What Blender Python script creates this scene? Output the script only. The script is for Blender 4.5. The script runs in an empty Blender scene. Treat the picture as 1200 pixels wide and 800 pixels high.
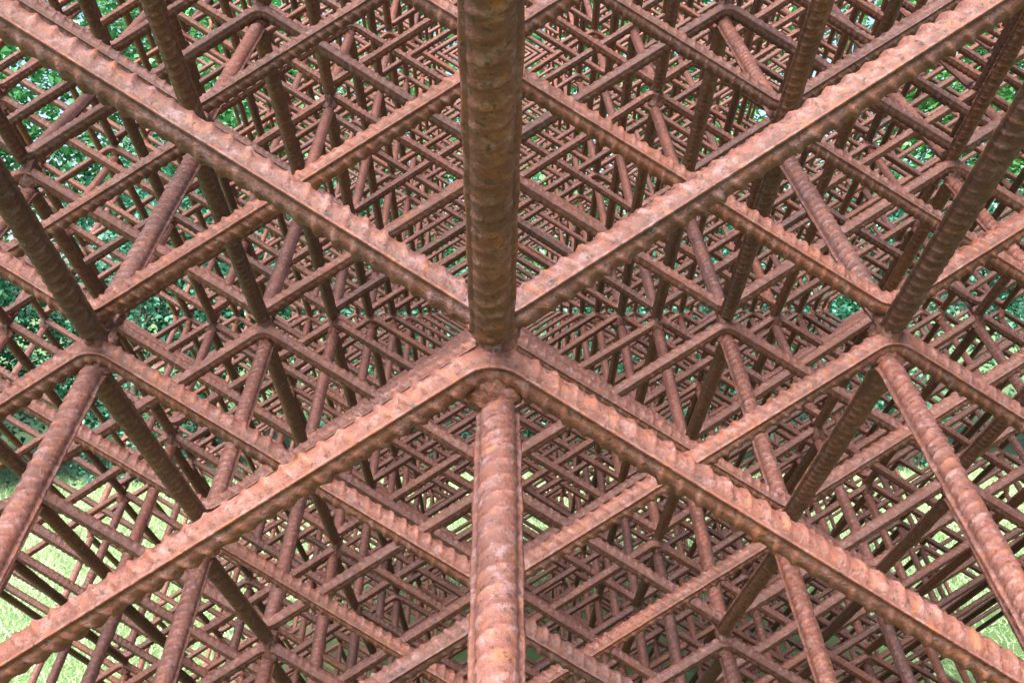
import bpy, math, random
import numpy as np
from mathutils import Matrix, Vector, Euler

random.seed(7)
rng = np.random.default_rng(7)
S = bpy.context.scene
COL = S.collection

# ------------------------------------------------------------------ lattice measures (metres)
A = 0.35                 # half period of a zigzag, sideways and in depth
H = A * 0.6895           # height of one layer
D = 0.0575 * A            # core diameter of a bar
ST = 1.21 * D            # stacking distance of two bars at a node
KB = 8                   # layers below eye level
KT = 10                   # layers above eye level
ZC = KB * H + 0.035      # height of the node straight ahead
I0, I1 = -4, 6           # sideways extent in half periods
J0, J1 = -1, 20          # extent in depth

# ------------------------------------------------------------------ camera
cam_d = bpy.data.cameras.new('camera')
cam = bpy.data.objects.new('camera', cam_d)
COL.objects.link(cam)
cam_d.sensor_width = 36.0
cam_d.lens = 36.0 * 1285.0 / 1200.0
cam_d.clip_start = 0.01
cam_d.clip_end = 2000.0
cam.location = (0.0039 * A, -1.77 * A, ZC + 0.0695 * A)
rot = Euler((math.radians(90 - 1.78), 0, math.radians(-0.83))).to_matrix() @ Matrix.Rotation(math.radians(-0.49), 3, 'Z')
cam.rotation_euler = rot.to_euler()
S.camera = cam

# ------------------------------------------------------------------ sky, sun, exposure
SUN_EL, SUN_AZ = math.radians(54), math.radians(197)     # azimuth clockwise from +Y: high, behind the viewer and to the left
w = bpy.data.worlds.new('World')
S.world = w
w.use_nodes = True
nt = w.node_tree
sky = nt.nodes.new('ShaderNodeTexSky')
sky.sky_type = 'NISHITA'
sky.sun_disc = False
sky.sun_elevation = SUN_EL
sky.sun_rotation = SUN_AZ
sky.air_density = 1.0
sky.dust_density = 3.0
bg = nt.nodes['Background']
bg.inputs['Strength'].default_value = 0.07
nt.links.new(sky.outputs[0], bg.inputs['Color'])
sun_d = bpy.data.lights.new('sun', 'SUN')
sun_d.energy = 4.2
sun_d.angle = math.radians(42)
sun_d.color = (1.0, 0.96, 0.9)
sun = bpy.data.objects.new('sun', sun_d)
COL.objects.link(sun)
sd = Vector((math.sin(SUN_AZ) * math.cos(SUN_EL), math.cos(SUN_AZ) * math.cos(SUN_EL), math.sin(SUN_EL)))
sun.rotation_euler = sd.to_track_quat('Z', 'Y').to_euler()
sun.location = (0, 0, 30)
S.view_settings.view_transform = 'Standard'
S.view_settings.look = 'None'
S.view_settings.gamma = 1.0
S.view_settings.use_curve_mapping = False
S.view_settings.exposure = 2.25
S.cycles.max_bounces = 6
S.cycles.diffuse_bounces = 4
S.cycles.glossy_bounces = 2

# ------------------------------------------------------------------ helpers
def mesh_np(name, verts, quads=None, tris=None, smooth=True):
    me = bpy.data.meshes.new(name)
    verts = np.asarray(verts, dtype=np.float32)
    nq = 0 if quads is None else len(quads)
    ntr = 0 if tris is None else len(tris)
    me.vertices.add(len(verts))
    me.vertices.foreach_set('co', verts.ravel())
    loops = []
    if nq: loops.append(np.asarray(quads, dtype=np.int32).ravel())
    if ntr: loops.append(np.asarray(tris, dtype=np.int32).ravel())
    loops = np.concatenate(loops)
    me.loops.add(len(loops))
    me.loops.foreach_set('vertex_index', loops)
    starts = np.concatenate([np.arange(nq) * 4, nq * 4 + np.arange(ntr) * 3]).astype(np.int32)
    me.polygons.add(nq + ntr)
    me.polygons.foreach_set('loop_start', starts)
    me.polygons.foreach_set('use_smooth', np.full(nq + ntr, smooth))
    me.update(calc_edges=True)
    me.validate()
    return me

def link(name, me, mat=None, parent=None, loc=(0, 0, 0), rz=0.0):
    o = bpy.data.objects.new(name, me)
    COL.objects.link(o)
    if mat and me and not me.materials: me.materials.append(mat)
    o.location = loc
    o.rotation_euler = (0, 0, rz)
    if parent: o.parent = parent
    return o

def tag(o, label, cat, group=None):
    o['label'] = label; o['category'] = cat
    if group: o['group'] = group
    return o

def new_mat(name):
    m = bpy.data.materials.new(name)
    m.use_nodes = True
    n = m.node_tree.nodes; l = m.node_tree.links
    return m, n, l, n['Principled BSDF']

def ramp(n, pts):
    r = n.new('ShaderNodeValToRGB')
    e = r.color_ramp.elements
    while len(e) > 1: e.remove(e[0])
    e[0].position, e[0].color = pts[0][0], (*pts[0][1], 1)
    for p, c in pts[1:]:
        x = e.new(p); x.color = (*c, 1)
    return r

# ------------------------------------------------------------------ materials
def rust_material():
    m, n, l, b = new_mat('rusted_steel')
    tc = n.new('ShaderNodeTexCoord')
    oi = n.new('ShaderNodeObjectInfo')
    sc = n.new('ShaderNodeVectorMath'); sc.operation = 'SCALE'; sc.inputs['Scale'].default_value = 1.0
    cb = n.new('ShaderNodeCombineXYZ')
    mu = n.new('ShaderNodeMath'); mu.operation = 'MULTIPLY'; mu.inputs[1].default_value = 37.0
    l.new(oi.outputs['Random'], mu.inputs[0])
    for k in range(3): l.new(mu.outputs[0], cb.inputs[k])
    ad = n.new('ShaderNodeVectorMath'); ad.operation = 'ADD'
    l.new(tc.outputs['Object'], ad.inputs[0]); l.new(cb.outputs[0], ad.inputs[1])
    def noise(scale, det=4, rough=0.6):
        t = n.new('ShaderNodeTexNoise'); t.inputs['Scale'].default_value = scale
        t.inputs['Detail'].default_value = det; t.inputs['Roughness'].default_value = rough
        l.new(ad.outputs[0], t.inputs['Vector']); return t
    def mix(a, bcol, fac):
        x = n.new('ShaderNodeMix'); x.data_type = 'RGBA'
        l.new(fac, x.inputs[0])
        if isinstance(a, tuple): x.inputs[6].default_value = (*a, 1)
        else: l.new(a, x.inputs[6])
        if isinstance(bcol, tuple): x.inputs[7].default_value = (*bcol, 1)
        else: l.new(bcol, x.inputs[7])
        return x.outputs[2]
    def mask(scale, lo, hi, amount, det=5, rough=0.65):
        t = noise(scale, det, rough)
        f = n.new('ShaderNodeMapRange'); f.inputs[1].default_value = lo; f.inputs[2].default_value = hi
        f.inputs[3].default_value = 0.0; f.inputs[4].default_value = amount
        l.new(t.outputs['Fac'], f.inputs[0]); return f.outputs[0]
    big = noise(11, 4)
    r1 = ramp(n, [(0.3, (0.090, 0.035, 0.028)), (0.5, (0.124, 0.046, 0.036)), (0.7, (0.162, 0.058, 0.039))])
    l.new(big.outputs['Fac'], r1.inputs[0])
    mid = noise(85, 6, 0.7)
    c2 = mix(r1.outputs[0], (0.25, 0.155, 0.165), mask(120, 0.50, 0.64, 0.6, 6, 0.75))     # greyish lilac mill scale
    c3 = mix(c2, (0.26, 0.088, 0.028), mask(110, 0.53, 0.66, 0.55, 5, 0.68))                   # fresh orange rust
    c3b = mix(c3, (0.06, 0.030, 0.024), mask(48, 0.55, 0.70, 0.45, 6, 0.7))                # old brown crust
    c4 = mix(c3b, (0.03, 0.018, 0.016), mask(280, 0.575, 0.64, 0.8, 4, 0.65))                 # dark pits
    rb = ramp(n, [(0.0, (0.70, 0.72, 0.76)), (0.35, (0.95, 0.95, 0.95)), (0.65, (1.05, 1.02, 1.0)), (1.0, (1.18, 1.02, 0.85))])
    l.new(oi.outputs['Random'], rb.inputs[0])
    mb = n.new('ShaderNodeMix'); mb.data_type = 'RGBA'; mb.blend_type = 'MULTIPLY'; mb.inputs[0].default_value = 1.0
    l.new(c4, mb.inputs[6]); l.new(rb.outputs[0], mb.inputs[7]); c4 = mb.outputs[2]
    geo = n.new('ShaderNodeNewGeometry')                                 # shade painted into the crevices, light into the raised edges
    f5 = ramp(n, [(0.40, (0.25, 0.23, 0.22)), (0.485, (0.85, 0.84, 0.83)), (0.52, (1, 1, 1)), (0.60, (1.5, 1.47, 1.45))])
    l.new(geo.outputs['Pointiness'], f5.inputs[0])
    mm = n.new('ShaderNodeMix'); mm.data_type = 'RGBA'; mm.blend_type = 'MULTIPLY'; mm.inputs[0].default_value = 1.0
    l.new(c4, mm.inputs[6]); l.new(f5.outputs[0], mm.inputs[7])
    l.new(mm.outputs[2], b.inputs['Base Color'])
    rr = n.new('ShaderNodeMapRange'); rr.inputs[3].default_value = 0.40; rr.inputs[4].default_value = 0.70
    l.new(mid.outputs['Fac'], rr.inputs[0]); l.new(rr.outputs[0], b.inputs['Roughness'])
    b.inputs['Specular IOR Level'].default_value = 0.5
    bp = n.new('ShaderNodeBump'); bp.inputs['Strength'].default_value = 0.8; bp.inputs['Distance'].default_value = 0.0016
    fine = noise(260, 5, 0.75)
    am = n.new('ShaderNodeMath'); am.operation = 'ADD'
    l.new(fine.outputs['Fac'], am.inputs[0]); l.new(mid.outputs['Fac'], am.inputs[1])
    l.new(am.outputs[0], bp.inputs['Height']); l.new(bp.outputs[0], b.inputs['Normal'])
    return m

def leaf_material(name, c0, c1):
    m, n, l, b = new_mat(name)
    g = n.new('ShaderNodeNewGeometry')
    r = ramp(n, [(0.0, c0), (1.0, c1)])
    l.new(g.outputs['Random Per Island'], r.inputs[0])
    l.new(r.outputs[0], b.inputs['Base Color'])
    b.inputs['Roughness'].default_value = 0.38
    tr = n.new('ShaderNodeBsdfTranslucent')
    l.new(r.outputs[0], tr.inputs['Color'])
    mx = n.new('ShaderNodeMixShader'); mx.inputs[0].default_value = 0.3
    l.new(b.outputs[0], mx.inputs[1]); l.new(tr.outputs[0], mx.inputs[2])
    l.new(mx.outputs[0], n['Material Output'].inputs['Surface'])
    return m

def noise_material(name, pts, scale, rough=0.9, bump=0.3):
    m, n, l, b = new_mat(name)
    tc = n.new('ShaderNodeTexCoord')
    t = n.new('ShaderNodeTexNoise'); t.inputs['Scale'].default_value = scale; t.inputs['Detail'].default_value = 6
    l.new(tc.outputs['Object'], t.inputs['Vector'])
    r = ramp(n, pts); l.new(t.outputs['Fac'], r.inputs[0]); l.new(r.outputs[0], b.inputs['Base Color'])
    b.inputs['Roughness'].default_value = rough
    bp = n.new('ShaderNodeBump'); bp.inputs['Strength'].default_value = bump
    l.new(t.outputs['Fac'], bp.inputs['Height']); l.new(bp.outputs[0], b.inputs['Normal'])
    return m

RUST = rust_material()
LAWN = noise_material('lawn', [(0.3, (0.05, 0.10, 0.03)), (0.55, (0.08, 0.14, 0.045)), (0.75, (0.11, 0.155, 0.07))], 3.0)
BARK = noise_material('bark', [(0.3, (0.05, 0.035, 0.025)), (0.7, (0.13, 0.1, 0.08))], 18.0)
BLADE = leaf_material('grass_blade', (0.23, 0.38, 0.14), (0.44, 0.57, 0.34))  # sun glare put into the colour: blades far paler than the lawn
LEAF_A = leaf_material('leaf_bright', (0.035, 0.20, 0.06), (0.14, 0.38, 0.15))
LEAF_B = leaf_material('leaf_dark', (0.018, 0.11, 0.07), (0.09, 0.29, 0.20))
LEAF_C = leaf_material('leaf_yellow', (0.05, 0.20, 0.05), (0.15, 0.36, 0.13))

# ------------------------------------------------------------------ the ground
g = 300.0
gs = mesh_np('ground', [(-g, -g, 0), (g, -g, 0), (g, g, 0), (-g, g, 0)], quads=[(0, 1, 2, 3)], smooth=False)
link('ground', gs, LAWN)['kind'] = 'structure'

# ------------------------------------------------------------------ the lattice
def zig_points(n, low_first, z_low, z_high, jit, r):
    p = []
    for q in range(n + 1):
        z = z_low if (q % 2 == 0) == low_first else z_high
        p.append([q * A + r.normal(0, jit), r.normal(0, jit * 0.8), z + r.normal(0, jit * 0.6)])
    return np.array(p)

def filleted(p, R, step_of):
    """centre line through p with rounded bends; returns list of (points, arm index) with an even step per arm"""
    dirs = np.diff(p, axis=0); ln = np.linalg.norm(dirs, axis=1); dirs = dirs / ln[:, None]
    segs = []
    for a in range(len(p) - 1):
        pts = []
        step = step_of(a)
        # half of the bend at the start of the arm, straight, half of the bend at its end
        def trim(v):
            c = float(np.clip(np.dot(dirs[v - 1], dirs[v]), -1, 1)); th = math.acos(c)
            return R * math.tan(th / 2), th
        t0 = th0 = t1 = th1 = 0.0
        if a > 0: t0, th0 = trim(a)
        if a < len(p) - 2: t1, th1 = trim(a + 1)
        def arc(v, th, t, frm, to):
            din, dout = dirs[v - 1], dirs[v]
            s = p[v] - din * t
            nrm = dout - din * np.dot(dout, din); nrm /= np.linalg.norm(nrm)
            k = max(2, int(abs(to - frm) * R / step) + 1)
            return [s + din * (R * math.sin(x)) + nrm * (R * (1 - math.cos(x))) for x in np.linspace(frm, to, k)]
        if a > 0: pts += arc(a, th0, t0, th0 / 2, th0)
        q0 = p[a] + dirs[a] * t0; q1 = p[a + 1] - dirs[a] * t1
        k = max(2, int(np.linalg.norm(q1 - q0) / step) + 1)
        st = [q0 + (q1 - q0) * x for x in np.linspace(0, 1, k)]
        pts += st[1:] if pts else st
        if a < len(p) - 2: pts += arc(a + 1, th1, t1, 0, th1 / 2)[1:]
        segs.append(np.array(pts))
    return segs

PITCH = 0.0362 * A
def sweep(pts, ring, s0, ribs, ph, cap0=False, cap1=False, amp0=0.12, sharp=2.0):
    """ribbed bar along pts; the long ribs lie at right angles to the plane of the bends"""
    tan = np.gradient(pts, axis=0); tan /= np.linalg.norm(tan, axis=1)[:, None]
    ds = np.concatenate([[0], np.cumsum(np.linalg.norm(np.diff(pts, axis=0), axis=1))])
    s = s0 + ds
    B = np.array([0.0, 1.0, 0.0])
    N = np.cross(B, tan); N /= np.linalg.norm(N, axis=1)[:, None]
    Bv = np.cross(tan, N)
    th = np.radians(np.array(RINGS[ring])) + 1e-4
    ring = len(th)
    c, sn = np.cos(th), np.sin(th)
    r = np.full((len(pts), ring), D / 2)
    wob = 0.010 * D * np.sin(s * 31.0 + ph)[:, None] * np.cos(th * 2 + ph)[None, :]
    r = r + wob
    al = np.arcsin(np.clip(sn, -1, 1))                           # -90..90 degrees across each half
    if ring > 6:
        off_deg = 90.0 - np.abs(np.degrees(al))
        r = r + (0.125 * D * np.exp(-(off_deg / 5.5) ** 2) - 0.02 * D * np.exp(-((off_deg - 15) / 6.0) ** 2))[None, :] * (1 + 0.12 * np.sin(s * 140 + ph))[:, None]
    side = np.where(c >= 0, 1.0, -1.0)
    sh = al / np.pi * 0.95 * PITCH
    phase = (s[:, None] - (sh * side)[None, :]) / PITCH + (side * 0.25)[None, :]
    bump = (0.5 + 0.5 * np.cos(2 * np.pi * phase + 0.5 * np.sin(2 * np.pi * phase))) ** sharp
    amp = amp0 * (0.85 + 0.35 * np.sin(s * 57 + 2 * ph) * np.sin(s * 23 + ph))
    r = r + D * amp[:, None] * bump * (np.abs(c) ** 0.95)[None, :] * ribs * (1.0 if ring > 20 else 0.85 if ring > 12 else 0.55)
    V = pts[:, None, :] + r[:, :, None] * (c[None, :, None] * N[:, None, :] + sn[None, :, None] * Bv[:, None, :])
    n = len(pts)
    idx = np.arange(n * ring).reshape(n, ring)
    nx = np.roll(idx, -1, axis=1)
    q = np.stack([idx[:-1], nx[:-1], nx[1:], idx[1:]], axis=-1).reshape(-1, 4)
    V = V.reshape(-1, 3)
    t = []
    if cap0:
        V = np.vstack([V, pts[0]]); t += [(len(V) - 1, idx[0, (k + 1) % ring], idx[0, k]) for k in range(ring)]
    if cap1:
        V = np.vstack([V, pts[-1]]); t += [(len(V) - 1, idx[-1, k], idx[-1, (k + 1) % ring]) for k in range(ring)]
    return V, q, np.array(t, dtype=np.int32).reshape(-1, 3), s[-1]

def ring_angles(offs, extra=(0, 180)):
    return sorted({(b + sg * o) % 360 for b in (90, 270) for o in offs for sg in (-1, 1)} | set(extra))
RINGS = {0: ring_angles((0, 4, 9, 15, 26, 44, 66)), 1: ring_angles((0, 10, 28, 58)), 2: ring_angles((0, 20, 55)),
         3: [0, 60, 120, 180, 240, 300], 4: [0, 90, 180, 270]}
LOD = [(0, PITCH / 12), (1, PITCH / 6), (2, PITCH / 4), (3, PITCH / 2), (4, PITCH * 2.5)]
def zig_arrays(n, low_first, z_low, z_high, lod_of, seed, jit=0.13 * D, amp0=0.12, sharp=2.0):
    r = np.random.default_rng(seed)
    p = zig_points(n, low_first, z_low, z_high, jit, r)
    segs = filleted(p, 1.35 * D, lambda a: LOD[lod_of(a)][1])
    Vs, Qs, Ts, off, s = [], [], [], 0, 0.0
    ph = r.uniform(0, 6)
    a = 0
    while a < n:                                                  # arms of one level of detail are one unbroken sweep
        b = a
        while b + 1 < n and lod_of(b + 1) == lod_of(a): b += 1
        pts = np.vstack([segs[a]] + [x[1:] for x in segs[a + 1:b + 1]])
        V, q, t, s = sweep(pts, LOD[lod_of(a)][0], s, 1.0, ph, a == 0, b == n - 1, amp0, sharp)
        Vs.append(V); Qs.append(q + off); Ts.append(t + off); off += len(V)
        a = b + 1
    return np.vstack(Vs), np.vstack(Qs), np.vstack(Ts)

ROT = np.array([[0, -1, 0], [1, 0, 0], [0, 0, 1]], dtype=float)    # a zigzag along X turned to run along Y
ZL_S, ZH_S = 0.8 * ST, H - 0.15 * ST        # sideways zigzags lie on top of
ZL_V, ZH_V = 0.15 * ST, H - 1.25 * ST        # the zigzags running away from the viewer

lattice = bpy.data.objects.new('rebar_lattice', None)
COL.objects.link(lattice)
lattice.location = (0, 0, 0)
lattice.empty_display_size = 0.3
tag(lattice, 'huge open lattice of rusty ribbed steel bars bent in zigzags, standing on grass', 'sculpture')

NS, NV = I1 - I0, J1 - J0
side_mesh, view_mesh = {}, {}
def side(parity, lod, var):
    key = (parity, lod, var)
    if key not in side_mesh:
        V, q, t = zig_arrays(NS, parity == 0, ZL_S, ZH_S, lambda a: lod, 100 + parity * 7 + lod * 31 + var * 3)
        side_mesh[key] = mesh_np('sideways_rebar', V, q, t); side_mesh[key].materials.append(RUST)
    return side_mesh[key]
def view_lod(a):
    j = a + J0
    return 0 if j < 3 else 1 if j < 7 else 2 if j < 12 else 3
def away(parity, var):
    key = (parity, var)
    if key not in view_mesh:
        V, q, t = zig_arrays(NV, parity == 0, ZL_V, ZH_V, view_lod, 900 + parity * 7 + var * 3, amp0=0.105, sharp=3.2)
        view_mesh[key] = mesh_np('receding_rebar', V @ ROT.T, q, t); view_mesh[key].materials.append(RUST)
    return view_mesh[key]

def jitter(s): return rng.normal(0, s)
bars = []                                    # (distance, kind, ...)
tan_x, tan_y = 0.49, 0.36
for j in range(J0, J1 + 1):
    for k in range(-KB, KT):
        dep = (j + 1.77) * A
        dz = max(0.0, abs((k + 0.5) * H) - tan_y * dep)          # how far outside the frame's top or bottom the row lies
        bars.append((dep + 6 * dz, 's', j, k))
for i in range(I0, I1 + 1):
    for k in range(-KB, KT):
        rr = math.hypot(i * A, (k + 0.5) * H)
        bars.append((rr * 1.4, 'v', i, k))
bars.sort(key=lambda b: b[0])
far_V, far_Q, far_T, far_off = [], [], [], 0
var_s = var_v = 0
far_cache = {}
for n, (dist, kind, a, k) in enumerate(bars):
    z = ZC + k * H
    if kind == 's':
        par = (I0 + a + k) % 2
        loc = (I0 * A + jitter(0.12 * D), a * A + jitter(0.12 * D), z + jitter(0.08 * D))
        if n < 300:
            lod = 0 if a < 3 else 1 if a < 7 else 2
            o = link('bent_rebar', side(par, lod, int(rng.integers(0, 3 if lod else 2))), RUST, lattice, loc)
            o.rotation_euler = (jitter(0.004), jitter(0.0008), jitter(0.0012))
        else:
            lo = 4 if abs((k + 0.5) * H) - 0.40 * (a + 1.77) * A > 1.2 * H else 3
            key = (par, int(rng.integers(0, 2)), lo)
            if key not in far_cache:
                far_cache[key] = zig_arrays(NS, par == 0, ZL_S, ZH_S, lambda q: lo, 500 + par * 5 + key[1])
            V, q, t = far_cache[key]
            far_V.append(V + np.array(loc)); far_Q.append(q + far_off); far_T.append(t + far_off); far_off += len(V)
    else:
        par = (a + J0 + k) % 2
        loc = (a * A + (jitter(0.10 * D) if a or k not in (-1, 0) else (-0.0035 if k == 0 else -0.002) * A), J0 * A + jitter(0.10 * D), z + jitter(0.08 * D))
        if n < 300:
            o = link('bent_rebar', away(par, int(rng.integers(0, 2))), RUST, lattice, loc)
            o.rotation_euler = (jitter(0.0006), jitter(0.004), jitter(0.0006))
        else:
            key = ('v', par)
            if key not in far_cache:
                V, q, t = zig_arrays(NV, par == 0, ZL_V, ZH_V, lambda q: 3 if q > 6 else 4, 700 + par)
                far_cache[key] = (V @ ROT.T, q, t)
            V, q, t = far_cache[key]
            far_V.append(V + np.array(loc)); far_Q.append(q + far_off); far_T.append(t + far_off); far_off += len(V)
if far_V:
    fm = mesh_np('rebar_grid', np.vstack(far_V), np.vstack(far_Q), np.vstack(far_T))
    fo = link('rebar_grid', fm, RUST, lattice); fo['kind'] = 'stuff'

# welds that fill the crossing of the four bends at every node
def weld_arrays(nu, nv, seed):
    r = np.random.default_rng(seed)
    u = np.arange(nu) / nu * 2 * np.pi
    v = np.linspace(0, np.pi, nv)
    ph = r.uniform(0, 6, 6)
    V = []
    for b in v:
        for a in u:
            t = math.cos(b); z = (-0.32 + 1.4 * t) * D; q = z / D
            e = math.sin(b) ** 0.5
            lob = 1 + 0.10 * math.sin(3 * a + ph[0] + 2 * q) + 0.09 * math.sin(4 * q + ph[1] + a) + 0.06 * math.sin(5 * a - 3 * q + ph[2])
            rx = 0.48 + 0.42 * math.exp(-((q + 1.3) / 0.40) ** 2) + 0.30 * math.exp(-((q - 0.75) / 0.35) ** 2)
            ry = 0.46 + 0.12 * math.exp(-((q + 0.2) / 0.5) ** 2)
            lob += 0.10 * math.sin(7 * a + 9 * q + ph[3]) * math.sin(11 * q - 2 * a + ph[4]) + 0.07 * math.sin(9 * a - 13 * q + ph[5])
            V.append((e * math.cos(a) * lob * rx * D, e * math.sin(a) * lob * ry * D, z))
    V = np.array(V)
    idx = np.arange(nv * nu).reshape(nv, nu); nx = np.roll(idx, -1, axis=1)
    q = np.stack([idx[:-1], idx[1:], nx[1:], nx[:-1]], axis=-1).reshape(-1, 4)
    return V, q
weld_meshes = []
for s in range(4):
    V, q = weld_arrays(36, 32, 40 + s)
    me = mesh_np('weld', V, q); me.materials.append(RUST); weld_meshes.append(me)
nodes = []
for i in range(I0, I1 + 1):
    for j in range(J0, J1 + 1):
        for k in range(-KB + 1, KT):
            if (i + j + k) % 2: continue
            dep = j + 1.77
            out = max(0, abs(i) - 0.5 * dep) + max(0, abs(k * 0.6895) - 0.36 * dep)
            nodes.append((dep + 5 * out, i, j, k))
nodes.sort()
wV, wQ, woff = [], [], 0
lowV, lowQ = weld_arrays(8, 6, 77)
for n, (dist, i, j, k) in enumerate(nodes):
    p = (i * A, j * A, ZC + k * H)
    if n < 300:
        o = link('weld', weld_meshes[int(rng.integers(0, 4))], RUST, lattice, p, math.pi * int(rng.integers(0, 2)))
        o.scale = (1 + jitter(0.05), 1 + jitter(0.05), 1)
    else:
        wV.append(lowV + np.array(p)); wQ.append(lowQ + woff); woff += len(lowV)
fw = link('weld_cluster', mesh_np('weld_cluster', np.vstack(wV), np.vstack(wQ)), RUST, lattice); fw['kind'] = 'stuff'

# ------------------------------------------------------------------ grass blades on the lawn that shows
def grass(n, x0, x1, y0, y1, seed):
    r = np.random.default_rng(seed)
    x = r.uniform(x0, x1, n); y = r.uniform(y0, y1, n)
    hgt = r.uniform(0.015, 0.05, n); wd = r.uniform(0.003, 0.008, n); a = r.uniform(0, 2 * np.pi, n)
    lx, ly = r.normal(0, 0.03, n), r.normal(0, 0.03, n)
    b0 = np.stack([x - wd * np.cos(a), y - wd * np.sin(a), np.full(n, -0.003)], 1)
    b1 = np.stack([x + wd * np.cos(a), y + wd * np.sin(a), np.full(n, -0.003)], 1)
    t = np.stack([x + lx, y + ly, hgt], 1)
    V = np.stack([b0, b1, t], 1).reshape(-1, 3)
    return V, np.arange(3 * n).reshape(-1, 3)
gv, gt, goff = [], [], 0
for args in ((230000, -8, 9, 6.6, 13.5, 1), (45000, -6, -1.5, 0, 6.6, 2), (45000, 2.2, 8, 0, 6.6, 3)):
    V, t = grass(*args); gv.append(V); gt.append(t + goff); goff += len(V)
link('grass', mesh_np('grass', np.vstack(gv), tris=np.vstack(gt)), BLADE)['kind'] = 'stuff'

# ------------------------------------------------------------------ trees and shrubs beyond the lattice
def leaf_cloud(name, n, rx, ry, z0, z1, size, mat, seed, clumps):
    """leaves set in clumps through the crown, each a folded blade of four triangles"""
    r = np.random.default_rng(seed)
    cz = (z0 + z1) / 2; rz = (z1 - z0) / 2
    c = []
    while len(c) < clumps:
        p = r.uniform(-1, 1, 3)
        if 0.25 < np.dot(p, p) < 1: c.append(p)
    c = np.array(c); w = r.uniform(0.5, 1.5, clumps); w /= w.sum()
    k = r.choice(clumps, n, p=w)
    cr = r.uniform(0.14, 0.3, clumps)
    P = c[k] + r.normal(0, 1, (n, 3)) * cr[k][:, None] * 0.75
    P = P * np.array([rx, ry, rz]) + np.array([0, 0, cz])
    P[:, 2] = np.maximum(P[:, 2], 0.05)
    L = size * r.uniform(0.6, 1.35, n); W = L * r.uniform(0.3, 0.48, n)
    yaw = r.uniform(0, 2 * np.pi, n); pit = r.normal(-0.35, 0.5, n); rol = r.normal(0, 0.5, n)
    f = np.stack([np.cos(yaw) * np.cos(pit), np.sin(yaw) * np.cos(pit), np.sin(pit)], 1)
    sdv = np.stack([-np.sin(yaw), np.cos(yaw), np.zeros(n)], 1)
    up = np.cross(f, sdv)
    sdv2 = sdv * np.cos(rol)[:, None] + up * np.sin(rol)[:, None]
    up2 = np.cross(f, sdv2)
    m = P + f * (L * 0.45)[:, None]
    V = np.stack([P, m + sdv2 * W[:, None] + up2 * (W * 0.3)[:, None], P + f * L[:, None],
                  m - sdv2 * W[:, None] + up2 * (W * 0.3)[:, None]], 1).reshape(-1, 3)
    b = np.arange(n)[:, None] * 4
    T = np.concatenate([b + np.array([[0, 1, 2]]), b + np.array([[0, 2, 3]])])
    me = mesh_np(name, V, tris=T, smooth=False); me.materials.append(mat)
    return me, c * np.array([rx, ry, rz]) * 0.8 + np.array([0, 0, cz])

def limb(V, Q, p0, p1, r0, r1, r, seg=5, ring=8, bend=0.12):
    p0, p1 = np.array(p0, float), np.array(p1, float)
    L = np.linalg.norm(p1 - p0); off = len(V)
    ax = (p1 - p0) / L; s = np.cross(ax, [0.3, 0.9, 0.2]); s /= np.linalg.norm(s); t = np.cross(ax, s)
    ph = r.uniform(0, 6)
    for q in range(seg + 1):
        x = q / seg; c = p0 + (p1 - p0) * x + s * math.sin(x * 3 + ph) * bend * L * x * (1 - x) + t * math.cos(x * 4 + ph) * bend * L * x * (1 - x)
        rad = r0 + (r1 - r0) * x
        for a in range(ring):
            an = a / ring * 2 * math.pi
            V.append(c + (s * math.cos(an) + t * math.sin(an)) * rad * (1 + 0.12 * math.sin(3 * an + q)))
    for q in range(seg):
        for a in range(ring):
            b = (a + 1) % ring
            Q.append((off + q * ring + a, off + q * ring + b, off + (q + 1) * ring + b, off + (q + 1) * ring + a))

def trunk_mesh(name, centres, top, rad, seed, stems=1):
    r = np.random.default_rng(seed); V, Q = [], []
    for s in range(stems):
        bx, by = (0, 0) if stems == 1 else r.normal(0, 0.15, 2)
        limb(V, Q, (bx, by, -0.1), (bx * 2.5, by * 2.5, top), rad, rad * 0.4, r, 7, 10)
    for c in centres:
        zb = min(c[2] * 0.7, top) * r.uniform(0.55, 0.95)
        limb(V, Q, (0, 0, zb), c, rad * 0.38, rad * 0.08, r)
    me = mesh_np(name, V, Q); me.materials.append(BARK)
    return me

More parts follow.
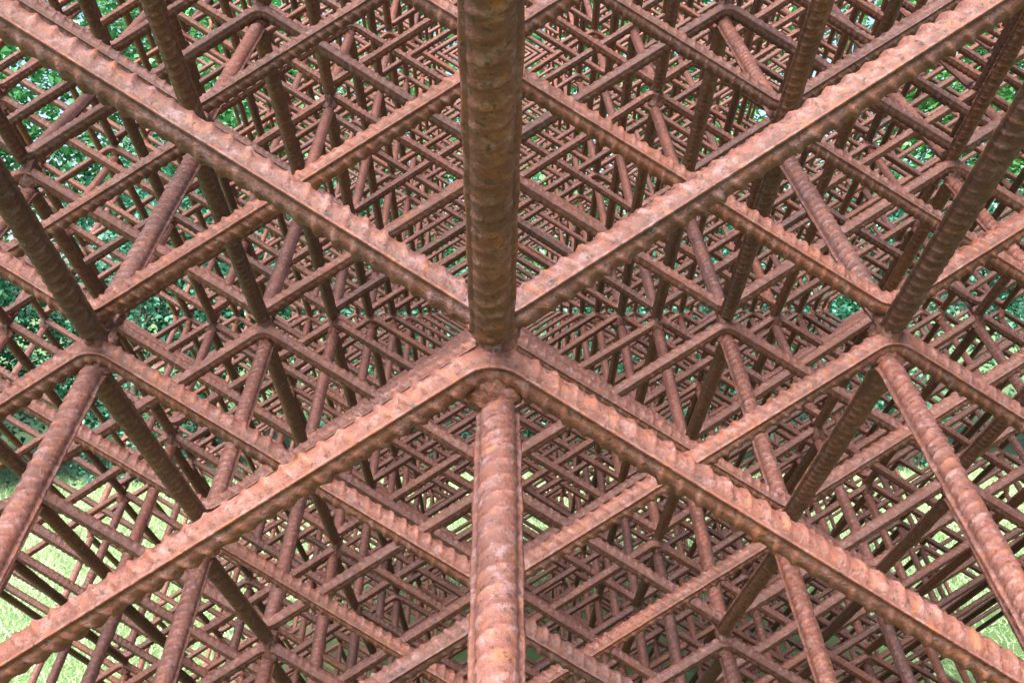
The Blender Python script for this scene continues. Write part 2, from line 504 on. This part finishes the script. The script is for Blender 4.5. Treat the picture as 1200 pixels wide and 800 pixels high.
KINDS = {}
def kind(key, *args, top, rad, stems=1):
    me, cs = leaf_cloud(*args)
    KINDS[key] = (me, trunk_mesh('trunk', cs[:14], top, rad, 5 + len(KINDS), stems))
kind('tall', 'crown', 42000, 2.0, 1.6, 1.0, 6.8, 0.075, LEAF_A, 11, 60, top=4.6, rad=0.14)
kind('loose', 'crown', 36000, 1.9, 1.6, 1.2, 7.2, 0.075, LEAF_C, 12, 46, top=5.0, rad=0.12)
kind('shrub', 'crown', 18000, 1.35, 1.0, 0.05, 3.0, 0.06, LEAF_B, 13, 50, top=1.7, rad=0.05, stems=4)
kind('low', 'crown', 12000, 1.2, 0.8, 0.05, 1.9, 0.055, LEAF_B, 14, 40, top=1.1, rad=0.035, stems=5)
def plant(name, key, x, y, rz, label, cat, group, s=1.0):
    e = bpy.data.objects.new(name, None); COL.objects.link(e)
    x, y, s = x * 1.28, y * 1.28, s * 1.18
    e.location = (x, y, 0); e.rotation_euler = (0, 0, rz); e.scale = (s, s, s)
    tag(e, label, cat, group)
    link('crown', KINDS[key][0], None, e); link('trunk', KINDS[key][1], None, e)
    return e
GT, GS = 'trees beyond the rusty lattice', 'dark shrubs along the far edge of the lawn'
plant('leafy_tree', 'tall', -5.6, 9.6, 0.4, 'bright green leafy tree filling the gaps at the upper left corner', 'tree', GT, 1.05)
plant('leafy_tree', 'tall', -3.2, 11.6, 2.1, 'green tree behind the upper left part of the lattice', 'tree', GT)
plant('leafy_tree', 'loose', -0.9, 12.2, 1.2, 'green tree glimpsed left of the thick upright bar', 'tree', GT)
plant('leafy_tree', 'tall', 1.6, 11.8, 3.9, 'green tree glimpsed right of the thick upright bar', 'tree', GT)
plant('leafy_tree', 'loose', 4.0, 11.9, 5.2, 'pale green tree behind the upper right part of the lattice', 'tree', GT)
plant('leafy_tree', 'loose', 6.4, 9.8, 0.2, 'pale yellow green tree showing at the right edge', 'tree', GT, 1.05)
plant('leafy_tree', 'loose', -8.2, 12.6, 0.9, 'tall green tree farthest left beyond the lawn', 'tree', GT, 1.2)
plant('leafy_tree', 'tall', 8.8, 12.6, 2.9, 'tall green tree farthest right beyond the lawn', 'tree', GT, 1.2)
plant('dark_shrub', 'shrub', -5.1, 8.6, 1.1, 'dark blue green shrub at the left edge, below the bright tree', 'shrub', GS)
plant('dark_shrub', 'shrub', -3.3, 9.6, 2.6, 'dark glossy shrub behind the left node of the lattice', 'shrub', GS)
plant('dark_shrub', 'shrub', -1.4, 10.3, 0.3, 'dark shrub glimpsed low behind the left of the central node', 'shrub', GS)
plant('dark_shrub', 'low', 0.3, 10.5, 4.1, 'low dark shrub glimpsed behind the central node', 'shrub', GS)
plant('dark_shrub', 'shrub', 2.0, 10.4, 5.0, 'dark shrub glimpsed low behind the right of the central node', 'shrub', GS)
plant('dark_shrub', 'shrub', 3.9, 10.0, 3.3, 'dark glossy shrub behind the right node of the lattice', 'shrub', GS)
plant('dark_shrub', 'shrub', 5.6, 9.2, 0.7, 'dark green shrub at the right edge, below the pale tree', 'shrub', GS)
